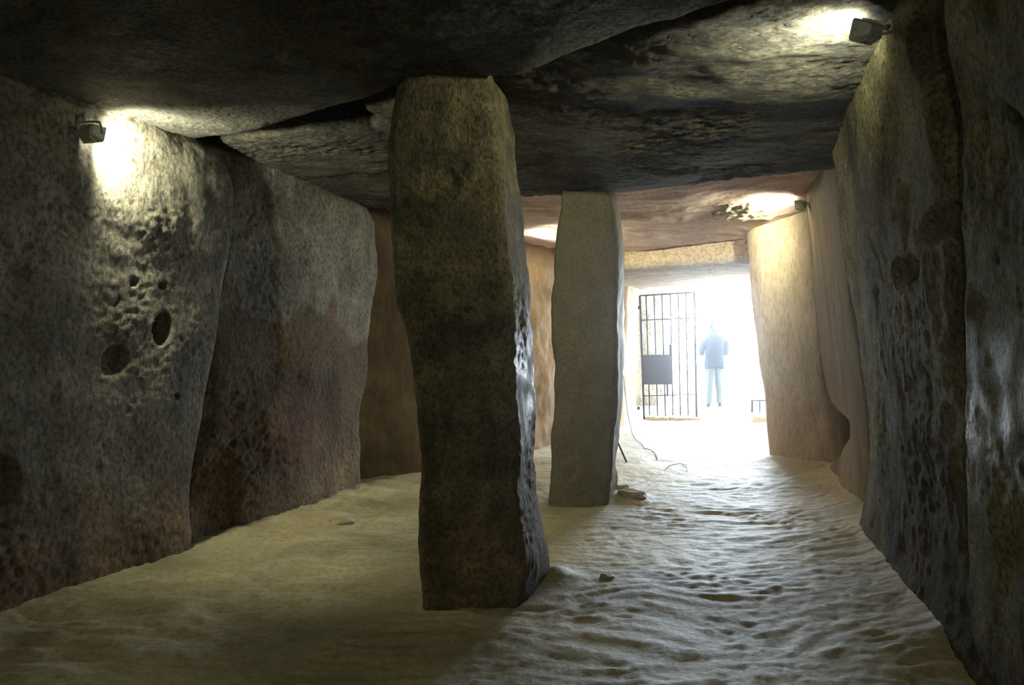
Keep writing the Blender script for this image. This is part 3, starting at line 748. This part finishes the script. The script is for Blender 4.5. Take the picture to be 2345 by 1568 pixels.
# ------------------------------------------------------------------ person outside the doorway
def skin_obj(name, verts, edges, radii, mat, parent=None, root=0, sub=2, loc=(0, 0, 0)):
    me = bpy.data.meshes.new(name); me.from_pydata(verts, edges, []); me.materials.append(mat)
    o = bpy.data.objects.new(name, me); C.objects.link(o)
    if parent: o.parent = parent
    o.location = loc
    sk = o.modifiers.new('skin', 'SKIN'); sk.use_smooth_shade = True
    lay = me.skin_vertices[0] if len(me.skin_vertices) else None
    if lay is None:
        bm = bmesh.new(); bm.from_mesh(me); bm.verts.layers.skin.verify(); bm.to_mesh(me); bm.free(); lay = me.skin_vertices[0]
    for i, r in enumerate(radii):
        lay.data[i].radius = r if isinstance(r, tuple) else (r, r)
        lay.data[i].use_root = (i == root)
    sb = o.modifiers.new('subdivision', 'SUBSURF'); sb.levels = sub; sb.render_levels = sub
    return o
PX, PY = (1636 - CX) / FPX * 15.3, 15.3
PZ = 0.115
# standing with the back to the chamber, forearms bent forward (+y); x to the right
V_ = [(0, 0, 0.96), (0, 0, 1.10), (0, 0.0, 1.27), (0, -0.01, 1.42), (0, 0.0, 1.50), (-0.01, 0.02, 1.57), (-0.015, 0.035, 1.64), (-0.015, 0.03, 1.71),   # pelvis..crown 0-7
      (-0.19, 0, 1.42), (-0.245, 0.02, 1.16), (-0.19, 0.20, 1.07), (-0.14, 0.27, 1.08),          # left arm 8-11
      (0.19, 0, 1.42), (0.255, 0.02, 1.16), (0.19, 0.20, 1.08), (0.14, 0.27, 1.09),              # right arm 12-15
      (-0.10, 0, 0.88), (-0.10, 0.0, 0.50), (-0.11, -0.02, 0.10), (-0.12, 0.05, 0.04), (-0.13, 0.15, 0.03),    # left leg 16-20
      (0.10, 0, 0.88), (0.10, 0.02, 0.50), (0.11, 0.0, 0.10), (0.12, 0.07, 0.04), (0.13, 0.17, 0.03)]
E_ = [(0, 1), (1, 2), (2, 3), (3, 4), (4, 5), (5, 6), (6, 7), (3, 8), (8, 9), (9, 10), (10, 11), (3, 12), (12, 13), (13, 14), (14, 15),
      (0, 16), (16, 17), (17, 18), (18, 19), (19, 20), (0, 21), (21, 22), (22, 23), (23, 24), (24, 25)]
R_ = [(0.14, 0.10), (0.13, 0.09), (0.15, 0.10), (0.12, 0.08), 0.055, 0.065, (0.078, 0.09), (0.055, 0.065),
      0.055, 0.042, 0.03, 0.024, 0.055, 0.042, 0.03, 0.024,
      0.085, 0.058, 0.04, 0.04, 0.03, 0.085, 0.058, 0.04, 0.04, 0.03]
for s, w in ((-1, 11), (1, 15)):           # palms and five fingers each, curled towards the middle
    base = np.array(V_[w]); d = np.array([-s * 0.45, 0.85, 0.1]); d /= np.linalg.norm(d)
    up = np.array([0, 0, 1.0]); k0 = len(V_)
    V_.append(tuple(base + d * 0.05)); E_.append((w, k0)); R_.append((0.022, 0.03))
    for j, (dz, L) in enumerate(((0.03, 0.075), (0.01, 0.085), (-0.01, 0.08), (-0.03, 0.065))):
        k = len(V_)
        V_ += [tuple(base + d * 0.085 + up * dz), tuple(base + d * (0.085 + L * .5) + up * dz), tuple(base + d * (0.085 + L * .75) + up * dz + np.array([-s * 0.03, 0, 0]))]
        E_ += [(k0, k), (k, k + 1), (k + 1, k + 2)]; R_ += [0.010, 0.009, 0.007]
    k = len(V_)
    V_ += [tuple(base + d * 0.04 + up * 0.045), tuple(base + d * 0.075 + up * 0.065)]; E_ += [(k0, k), (k, k + 1)]; R_ += [0.011, 0.009]
person = skin_obj('person', V_, E_, R_, M['skin'], None, 0, 2, (PX, PY, PZ))
tag(person, 'person in a loose navy shirt and pale trousers standing outside, back turned, forearms bent forward', 'person')
# head: nose, ears, features as one small shaped child; hair cap
def blob(name, c, r, mat, parent, flat=1.0, cut=None, n=24):
    bm = bmesh.new(); bmesh.ops.create_uvsphere(bm, u_segments=n, v_segments=n // 2, radius=1)
    for v in bm.verts:
        v.co = Vector((v.co.x * r[0], v.co.y * r[1], v.co.z * r[2]))
        if cut: v.co = cut(v.co)
        v.co += Vector(c)
    return link_bm(name, bm, mat, parent, smooth=True)
def haircut(co):
    if co.z < -0.02 and co.y > 0: co = Vector((co.x * 0.8, co.y * 0.4, co.z * 0.6))
    if co.z > 0 and co.y > 0.06: co.y = 0.06 + (co.y - 0.06) * 0.4
    return co
blob('hair', (-0.015, 0.012, 1.685), (0.086, 0.100, 0.105), M['hair'], person, cut=haircut)
blob('nose', (-0.015, 0.128, 1.635), (0.014, 0.022, 0.024), M['skin'], person, n=12)
for s in (-1, 1):
    blob('ear', (-0.015 + s * 0.086, 0.03, 1.64), (0.011, 0.022, 0.032), M['skin'], person, n=12)
    blob('eye', (-0.015 + s * 0.030, 0.108, 1.665), (0.012, 0.010, 0.008), M['trousers'], person, n=12)
blob('mouth', (-0.015, 0.118, 1.595), (0.024, 0.008, 0.007), M['skin'], person, n=12)

def ring_loft(name, rings, mat, parent, n=28, cap=False, wob=0.0):
    """garment from elliptical rings (centre, rx, ry) with a turned-in hem"""
    bm = bmesh.new(); RR = []
    for i, (c, rx, ry) in enumerate(rings):
        RR.append([bm.verts.new((c[0] + rx * math.copysign(abs(math.cos(t)) ** 0.85, math.cos(t)) * (1 + wob * math.sin(5 * t + i)), c[1] + ry * math.copysign(abs(math.sin(t)) ** 0.85, math.sin(t)), c[2] + wob * 0.3 * math.sin(3 * t)))
                   for t in [k * 2 * math.pi / n for k in range(n)]])
    for A, B in zip(RR[:-1], RR[1:]):
        for k in range(n): bm.faces.new((A[k], A[(k + 1) % n], B[(k + 1) % n], B[k]))
    if cap: bm.faces.new(RR[-1])
    o = link_bm(name, bm, mat, parent, smooth=True)
    so_ = o.modifiers.new('cloth', 'SOLIDIFY'); so_.thickness = 0.006; so_.offset = 1
    return o
shirt = ring_loft('shirt', [((0, 0, 0.80), 0.200, 0.140), ((0, 0, 0.86), 0.197, 0.142), ((0, 0, 1.0), 0.188, 0.135), ((0, 0, 1.15), 0.182, 0.125), ((0, 0, 1.30), 0.19, 0.128),
                   ((0, 0, 1.40), 0.198, 0.125), ((0, 0, 1.45), 0.185, 0.105), ((0, 0, 1.49), 0.125, 0.085), ((0, 0.0, 1.53), 0.07, 0.07), ((0, 0.0, 1.545), 0.062, 0.065)], M['shirt'], person, wob=0.02)
for s in (-1, 1):
    bm = bmesh.new()
    tube_bm(bm, [(s * 0.08, 0, 1.41), (s * 0.14, 0, 1.405), (s * 0.185, 0.0, 1.375), (s * 0.215, 0.005, 1.33), (s * 0.238, 0.015, 1.25), (s * 0.255, 0.025, 1.15), (s * 0.25, 0.055, 1.12), (s * 0.235, 0.09, 1.10)],
            [0.045, 0.058, 0.066, 0.068, 0.067, 0.062, 0.058, 0.052], 18)
    link_bm('sleeve', bm, M['shirt'], person, smooth=True)
for s, oy in ((-1, -0.0), (1, 0.02)):
    bm = bmesh.new()
    tube_bm(bm, [(s * 0.085, 0, 0.98), (s * 0.092, 0, 0.86), (s * 0.098, oy * .5, 0.68), (s * 0.10, oy, 0.5), (s * 0.107, oy - 0.01, 0.3), (s * 0.11, oy - 0.015, 0.09)],
            [0.10, 0.104, 0.092, 0.080, 0.070, 0.066], 18)
    link_bm('trouser_leg', bm, M['trousers'], person, smooth=True)
    blob('shoe', (s * 0.122, oy + 0.07, 0.045), (0.05, 0.14, 0.045), M['shoe'], person, cut=lambda c: Vector((c.x, c.y, max(c.z, -0.04))))

# ------------------------------------------------------------------ thin haze volume added to imitate the glare round the doorway
bm = bmesh.new(); bmesh.ops.create_cube(bm, size=1)
for v in bm.verts: v.co = Vector((v.co.x * 22 + 2, v.co.y * 26 + 9, v.co.z * 7 + 3))
m = bpy.data.materials.new('glare_haze'); m.use_nodes = True; nt = m.node_tree; nt.nodes.remove(nt.nodes['Principled BSDF'])
vs = nt.nodes.new('ShaderNodeVolumeScatter'); vs.inputs['Color'].default_value = (0.9, 0.95, 1, 1)
vs.inputs['Density'].default_value = 0.0042; vs.inputs['Anisotropy'].default_value = 0.93
nt.links.new(vs.outputs[0], nt.nodes['Material Output'].inputs['Volume'])
tag(link_bm('glare_haze', bm, m), 'thin haze added through the chamber to stand in for glare round the doorway', 'haze', kind='stuff')
